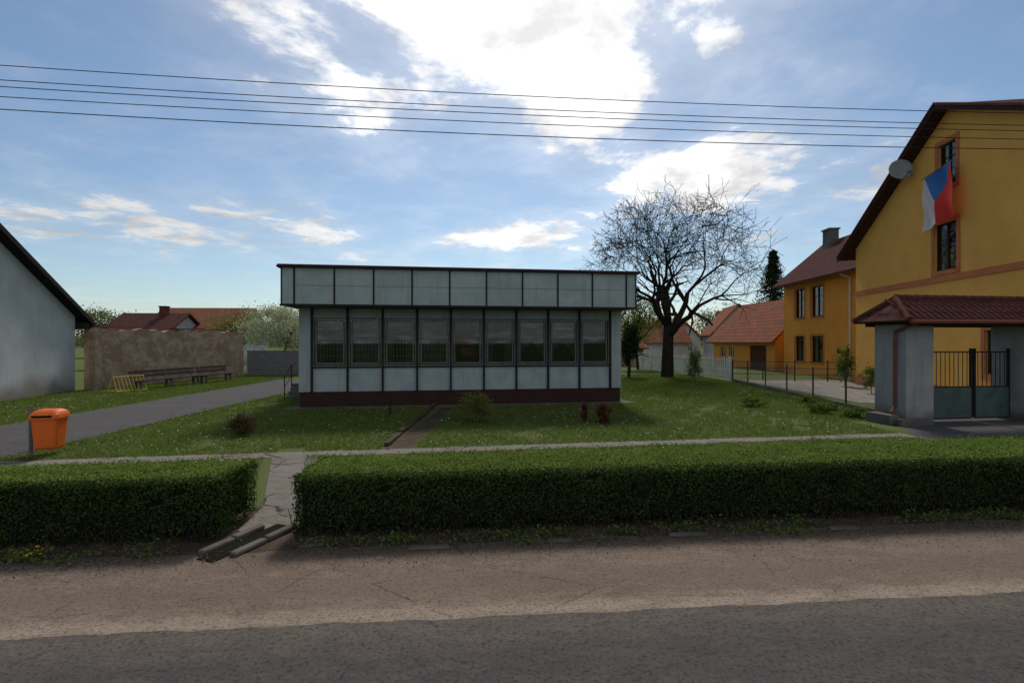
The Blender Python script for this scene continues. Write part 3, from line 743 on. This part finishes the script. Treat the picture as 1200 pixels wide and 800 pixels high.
MB().box(0,L,-.08,.08,0,.16).obj('concrete_base','concrete_dark',r,loc=A,rot=math.atan2(d.y,d.x))
r=root('white_picket_fence'); h=MB(); A=Vector((13.8,32.2,0));Bp=Vector((11.8,48,0)); L=(Bp-A).length
x=0;i=0
while x<L:
    h.box(x,x+.09,-.02,.02,.15,1.42)
    if i%8==0: h.box(x-.02,x+.14,.065,.19,0,1.55)
    x+=.26;i+=1
for z in (.2,.55,.9,1.25): h.box(0,L,.022,.055,z,z+.07)
h.obj('pickets','white',r,loc=A,rot=math.atan2(Bp.y-A.y,Bp.x-A.x))
r=root('garden_fence'); h=MB()
for p in line_pts((14.4,33.5,0),(21.5,31.5,0),1.5): h.cyl(p,(p.x,p.y,1.3),.04)
for z in (.4,.8,1.2): h.cyl((14.4,33.5,z),(21.5,31.5,z),.02)
h.obj('rails','wood_bench',r)
r=root('wooden_stake',(-4.1,17.2,0)); MB().cyl((0,0,0),(0.02,0,.55),.035,.03).cyl((0.02,0,.55),(.02,0,.6),.05,.04).obj('stake','dark',r)

# ------------------------------------------------------------ overhead wires
r=root('overhead_power_lines'); w=MB()
for hgt,rad,sg,off in ((4.92,.008,.12,0),(4.68,.008,.11,0.05),(4.54,.008,.11,0),(4.38,.008,.10,.05),(4.14,.009,.12,0)):
    N=60;pr=None
    for i in range(N+1):
        x=-16+32*i/N; t=(x/10); p=(x,10+off+.10*x,2.5+hgt-sg+sg*t*t)
        if pr: w.cyl(pr,p,rad,n=5)
        pr=p
w.obj('cables','dark',r)

# ------------------------------------------------------------ lawn blades
def accept(x,y):
    lx=(x+8.0)*math.cos(TH)+(y-19.2)*math.sin(TH); ly=-(x+8.0)*math.sin(TH)+(y-19.2)*math.cos(TH)
    ok=~((lx>-.4)&(lx<13.1)&(ly>-.45)&(ly<10.5))
    ok&=~((x>-15.2)&(x<-11.0)); ok&=~((x>-3.05)&(x<-2.3)&(y<21.2))
    ok&=~((y>11.85+.155*x)&(y<12.3+.155*x)&(x>-11)&(x<10.8))
    ok&=~((y<12)&(x<-3.0)&(x>-5.3)&(np.abs(x-(-3.3-(y-7)*.40))<.45))
    ok&=y>8.15+.14*x
    ok&=~((x>10.5)&(y<16.2+.2*(x-11.7)))
    ok&=x<12.6+(y-17)*.087
    ok&=x>-21+(-.2)*(y-20)
    return ok
def dens(x,y):
    return (wn(x*.45,y*.5)+.5*wn(x*1.3+4,y*1.1))>-.68
n=360000; x=rng.uniform(-22,13.5,n); y=8.2+(rng.random(n)**1.5)*30
m=accept(x,y)&(dens(x,y)|(rng.random(n)<.2)); x=x[m];y=y[m];n=len(x)
hh=(.03+.045*rng.random(n))*(1+.4*wn(x*.9,y*1.1)); a=rng.uniform(0,2*math.pi,n); wd=.007+.0006*y
lean=rng.normal(0,.045,(n,2))
p0=np.stack([x-wd*np.cos(a),y-wd*np.sin(a),np.zeros(n)],1);p1=np.stack([x+wd*np.cos(a),y+wd*np.sin(a),np.zeros(n)],1);p2=np.stack([x+lean[:,0],y+lean[:,1],hh],1)
arr_mesh('grass',np.stack([p0,p1,p2],1),'grasstuft')
n=3400; x=rng.uniform(-20,12.5,n); y=rng.uniform(9,26,n); m=accept(x,y)&(wn(x*.6+3,y*.7)>-.05); x=x[m];y=y[m];n=len(x)
arr_mesh('daisies',quads(np.stack([x,y,.06+.03*rng.random(n)],1),np.full(n,.032),(0,-.2,1),.3,1),'flower_w')
cs=[]
for i in range(320):
    cx,cy=rng.uniform(-20,12.5),rng.uniform(9,30)
    if accept(np.array([cx]),np.array([cy]))[0]:
        k=40; cs.append(np.stack([cx+rng.normal(0,.10,k),cy+rng.normal(0,.1,k),.03+np.abs(rng.normal(0,.05,k))],1))
c=np.concatenate(cs); arr_mesh('weed_tufts',quads(c,np.full(len(c),.07),(0,0,1),1.1,.35),'leaf_green')

# ------------------------------------------------------------ trees & plants
def leafcloud(center,rad,nclump,nleaf,size,clump=.35,shape=None):
    c=np.array(center);rad=np.array(rad)
    d=rng.normal(size=(nclump,3)); d/=np.linalg.norm(d,axis=1,keepdims=True); rr=rng.random(nclump)**.45
    cc=c+d*rad*rr[:,None]
    idx=rng.integers(0,nclump,nleaf)
    pts=cc[idx]+rng.normal(size=(nleaf,3))*rad*clump*(.5+rng.random(nclump)[idx][:,None])*.55
    pts[:,2]=np.maximum(pts[:,2],.03)
    return quads(pts,np.full(nleaf,size),None,1,.65)
def tubes(paths,sides=5,rmin=.0):
    mb=MB()
    for path in paths:
        n=sides if path[0][1]>.03 else 3
        mi=0 if path[0][1]>.06 else 1
        o=len(mb.v)
        d0=(path[1][0]-path[0][0]).normalized(); a=d0.orthogonal().normalized()
        for i,(p,rr) in enumerate(path):
            rr=max(rr,rmin)
            d=(path[min(i+1,len(path)-1)][0]-path[max(i-1,0)][0]).normalized()
            a=(a-d*a.dot(d)).normalized(); b=d.cross(a)
            for k in range(n):
                t=2*math.pi*k/n; mb.v.append(tuple(p+a*(rr*math.cos(t))+b*(rr*math.sin(t))))
        for i in range(len(path)-1):
            for k in range(n):
                mb.f.append((o+i*n+k,o+i*n+(k+1)%n,o+(i+1)*n+(k+1)%n,o+(i+1)*n+k)); mb.m.append(mi)
    return mb
def bare_tree(base,trunk_h,H,R,rad,levels,seed,cx=.3,lim=40000,big=False):
    rd=random.Random(seed); paths=[];tips=[]
    base=Vector(base); cc=base+Vector((cx,0,(trunk_h+H)/2)); hz=max((H-trunk_h)/2,.1)
    def grow(p,d,L,r,lv):
        seg=5 if lv<3 else 3; path=[(p.copy(),r)]; q=p.copy(); pts=[]
        jit=.05 if lv==0 else .17
        for i in range(seg):
            d=(d+Vector((rd.gauss(0,jit),rd.gauss(0,jit),rd.gauss(0,jit*.7)+ (.035 if 0<lv<5 else 0)))).normalized()
            q=q+d*(L/seg); rr=r*(1-(.42 if lv else .25)*(i+1)/seg); path.append((q.copy(),rr)); pts.append((q.copy(),d.copy(),rr))
        paths.append(path)
        if lv>=levels or len(paths)>lim: tips.append(q.copy()); return
        n=rd.choice((2,3,3) if big and lv>2 else (3,3,4)) if lv>0 else (8 if big else 7)
        for i in range(n):
            if lv==0: pp,dd,r2=pts[-1] if i<5 else pts[3]
            else: pp,dd,r2=pts[-1] if i<2 else pts[rd.randrange(seg//2,seg)]
            ang=rd.uniform(.35,.95) if lv>0 else ((rd.uniform(.6,1.15) if big else rd.uniform(.45,1.0)) if i else .12)
            az=rd.uniform(0,2*math.pi) if lv>0 else i*2*math.pi/(n-1)+rd.uniform(-.3,.3)
            o1=dd.orthogonal().normalized(); o2=dd.cross(o1)
            nd=(dd*math.cos(ang)+(o1*math.cos(az)+o2*math.sin(az))*math.sin(ang)).normalized()
            rel=pp-cc; e=math.sqrt((rel.x/R)**2+(rel.y/R)**2+(rel.z/hz)**2)
            if lv>1:
                if e>.8 : nd=(nd-.35*rel.normalized()*(min(e,1.3)-.6)).normalized()
                if e>1.0 and rd.random()<.45: continue
                if e>1.12: continue
            sc=(L*rd.uniform(.66,.86)) if lv else H*(.235 if big else .27)*rd.uniform(.85,1.15)
            grow(pp,nd,sc,r2*(rd.uniform(.58,.78)),lv+1)
    grow(base,Vector((.03,0,1)),trunk_h,rad,0)
    return paths,tips
BT=root('bare_walnut_tree',(0,0,0))
paths,tips=bare_tree((10.9,36,0),3.6,13.1,5.9,.45,7,21,.5,big=True)
print('branches',len(paths))
tubes(paths,7,.013).obj('trunk_and_branches',['bark','twig'],BT)
if tips:
    t=np.array([tuple(p) for p in tips]); t=t[rng.random(len(t))<.35]; t=t+rng.normal(0,.06,t.shape)
    arr_mesh('buds',quads(t,np.full(len(t),.06),None,1,.6),'bud',BT)

def leafy(name,base,h,rad,cz,mat,nleaf,size,seed=1,trunk=.12,clumps=60):
    r=root(name)
    p,t=bare_tree(base,max(.3,cz-rad[2]*.7),cz+rad[2],rad[0],trunk,3,seed,.05)
    if cz<2:
        p=[[(Vector((base[0]+(q.x-base[0])*.4,base[1]+(q.y-base[1])*.4,min(q.z,cz+rad[2]*.8))),rr*.6) for q,rr in pa] for pa in p if pa[0][0].z<cz+rad[2]*.7]
    tubes(p,6).obj('trunk',["bark",'twig'],r)
    arr_mesh('foliage',leafcloud((base[0],base[1],cz),rad,clumps,nleaf,size),mat,r)
leafy('blossoming_tree',(-18.9,42,0),5,(3.4,2.4,1.7),3.6,'blossom',17000,.13,3,.1,90)
leafy('blossoming_tree',(-24.5,46,0),5,(2.5,2.0,1.4),3.6,'leaf_spring',5000,.14,4)
leafy('leafy_tree',(11.3,46,0),6,(2.2,2.0,2.3),4.6,'leaf_spring',7000,.15,5)
leafy('dark_shrub',(8.2,36,0),5,(.65,.8,1.3),2.4,'leaf_dark',5500,.12,6)
leafy('leafy_tree',(27,92,0),8,(4.5,4,2.6),4.6,'leaf_far',6000,.3,8)
leafy('leafy_tree',(38,95,0),8,(5,4,3.0),5.2,'leaf_far',6000,.3,9)
leafy('distant_tree',(-64,80,0),8,(4.5,4,2.4),5.0,'leaf_far',5000,.3,10)
leafy('young_tree',(10.9,30.5,0),2,(.45,.45,.85),1.15,'leaf_green',1800,.09,11,.03,30)
leafy('yard_shrub',(18.6,28.6,0),2,(.5,.5,.8),1.4,'leaf_green',2200,.10,12,.04,20)
leafy('yard_shrub',(17.2,24.5,0),2,(.4,.4,.5),.8,'leaf_green',1200,.09,13,.03,20)
leafy('garden_shrub',(-1.1,15.7,0),1,(.46,.44,.42),.5,'leaf_spring',4200,.05,14,.02,45)
leafy('brown_shrub',(-7.1,13.6,0),1,(.34,.3,.26),.3,'leaf_brown',2200,.05,15,.02,30)
leafy('red_shrub',(2.25,15.9,0),1,(.12,.12,.28),.35,'leaf_red',700,.055,16,.015,14)
leafy('red_shrub',(2.8,15.6,0),1,(.22,.2,.28),.33,'leaf_red',1300,.055,17,.015,20)
for i,(px_,py_) in enumerate(((9.2,19.5),(10.6,17.8),(11.6,18.8),(11.2,16.9),(12.0,20.5))):
    leafy('leafy_plant',(px_,py_,0),1,(.45,.35,.16),.18,'leaf_green',900,.08,18+i,.01,16)
SP=root('spruce_tree',(31.6,62,0)); MB().cyl((0,0,0),(0,0,13.2),.25,.03).obj('trunk','bark',SP)
pts=[]
for L_ in range(40):
    z=1.5+L_*.30; rr=(13.5-z)*.36+.15
    for k in range(13):
        a=random.uniform(0,6.28); ln=rr*random.uniform(.5,1.15); n=38
        t=rng.random(n)**.7
        pts.append(np.stack([np.cos(a)*ln*t+rng.normal(0,.16,n),np.sin(a)*ln*t+rng.normal(0,.16,n),z-.30*ln*t**1.5+rng.normal(0,.12,n)+.12*t],1))
c=np.concatenate(pts); arr_mesh('needles',quads(c,np.full(len(c),.24),(0,0,1),.8,.5),'leaf_dark',SP)
pts=[]
for i in range(420):
    a=rng.uniform(-58,58); d=rng.uniform(190,300); cx=d*math.tan(math.radians(a)); hgt=rng.uniform(3,8); k=60
    pts.append(np.stack([cx+rng.normal(0,3.5,k),d+rng.normal(0,3,k),np.abs(rng.normal(hgt*.5,hgt*.28,k))],1))
c=np.concatenate(pts); arr_mesh('distant_tree_line',quads(c,np.full(len(c),1.5),None,1,.7),'leaf_far')

# ------------------------------------------------------------ sky, sun, camera
EL=math.radians(48); AZ=math.radians(3)
wd=bpy.data.worlds.new('World'); scene.world=wd; wd.use_nodes=True; nt=wd.node_tree; nt.nodes.clear()
sky=node(nt,'ShaderNodeTexSky',sky_type='NISHITA',sun_disc=False,sun_elevation=EL,sun_rotation=AZ,altitude=200,air_density=1.0,dust_density=.8,ozone_density=1.3)
tc=node(nt,'ShaderNodeTexCoord').outputs['Generated']
sp=node(nt,'ShaderNodeSeparateXYZ',{0:tc})
zz=mth(nt,'ADD',mth(nt,'MAXIMUM',sp.outputs[2],0.0),.10)
px=mth(nt,'DIVIDE',sp.outputs[0],zz);py=mth(nt,'DIVIDE',sp.outputs[1],zz)
pl=node(nt,'ShaderNodeCombineXYZ',{0:px,1:py,2:0.3}).outputs[0]
n1=noise(nt,pl,1.5,7,.62,.4); n2=noise(nt,pl,5.0,5,.62,.2)
def spot(px_,py_,rx,rz,amp):
    d=Vector((px_,1,py_)); d.normalize()
    s=node(nt,'ShaderNodeVectorMath',{0:tc,1:tuple(d)},operation='SUBTRACT').outputs[0]
    s=node(nt,'ShaderNodeVectorMath',{0:s,1:(1/rx,.4/max(rx,rz),1/rz)},operation='MULTIPLY').outputs[0]
    l=node(nt,'ShaderNodeVectorMath',{0:s},operation='LENGTH').outputs['Value']
    return mth(nt,'MULTIPLY',sstep(nt,l,0,1,1,0),amp)
spots=[spot(*a) for a in ((-.04,.64,.62,.24,.27),(.14,.46,.20,.18,.22),(.34,.32,.26,.09,.23),(-.42,.21,.42,.09,.17),(0,.2,.22,.05,.19),(.62,.27,.28,.12,.14),(-.62,.70,.22,.10,.10),(-.9,.24,.22,.06,.12),(.42,.50,.08,.12,.10),(.18,.24,.3,.05,.10))]
tot=spots[0]
for s_ in spots[1:]: tot=mth(nt,'ADD',tot,s_)
back_fill=sstep(nt,sp.outputs[1],.05,-.45)   # unseen cloud added behind the viewpoint to fill shaded fronts
tot=mth(nt,'ADD',tot,mth(nt,'MULTIPLY',back_fill,.13))
den=mth(nt,'ADD',mth(nt,'ADD',mth(nt,'MULTIPLY',n1,.72),mth(nt,'MULTIPLY',n2,.28)),tot)
mask=sstep(nt,den,.60,.72)
veil=sstep(nt,den,.42,.68,0,.24)
mask=mth(nt,'MAXIMUM',mask,veil)
sd=Vector((math.sin(AZ)*math.cos(EL),math.cos(AZ)*math.cos(EL),math.sin(EL)))
gd=Vector((.05,1,.62)).normalized()
dt=node(nt,'ShaderNodeVectorMath',{0:tc,1:tuple(gd)},operation='DOT_PRODUCT').outputs['Value']
glow=sstep(nt,dt,.80,1.0)
n3=noise(nt,pl,3.0,5,.6)
cb=mth(nt,'ADD',mth(nt,'ADD',.74,mth(nt,'MULTIPLY',glow,.5)),mth(nt,'MULTIPLY',back_fill,.35))  # last term brightens the added cloud behind the viewpoint
cb=mth(nt,'MULTIPLY',cb,sstep(nt,n3,.36,.6,.72,1.08))
cc=node(nt,'ShaderNodeCombineColor',{0:cb,1:mth(nt,'MULTIPLY',cb,.985),2:mth(nt,'MULTIPLY',cb,.975)}).outputs[0]
skyc=node(nt,'ShaderNodeVectorMath',{0:sky.outputs[0],1:(.084,.094,.098)},operation='MULTIPLY').outputs[0]
fin=mixc(nt,mth(nt,'MULTIPLY',mask,.93),skyc,(0,0,0))
mixn=fin.node; nt.links.new(cc,mixn.inputs[7])
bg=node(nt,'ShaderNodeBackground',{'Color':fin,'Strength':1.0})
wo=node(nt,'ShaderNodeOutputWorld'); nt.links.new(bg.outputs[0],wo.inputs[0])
ld=bpy.data.lights.new('sun','SUN'); ld.energy=2.7; ld.angle=math.radians(9); ld.color=(1,.94,.85)
lo=bpy.data.objects.new('sun',ld); COL.objects.link(lo); lo.rotation_euler=sd.to_track_quat('Z','Y').to_euler(); lo.location=(0,0,30)
cam=bpy.data.cameras.new('camera'); cam.lens=18; cam.sensor_width=36; cam.clip_end=6000
co=bpy.data.objects.new('camera',cam); COL.objects.link(co); co.location=(0,0,2.5); co.rotation_euler=(math.radians(90),0,0)
scene.camera=co
scene.view_settings.view_transform='Standard'; scene.view_settings.look='None'; scene.view_settings.exposure=0
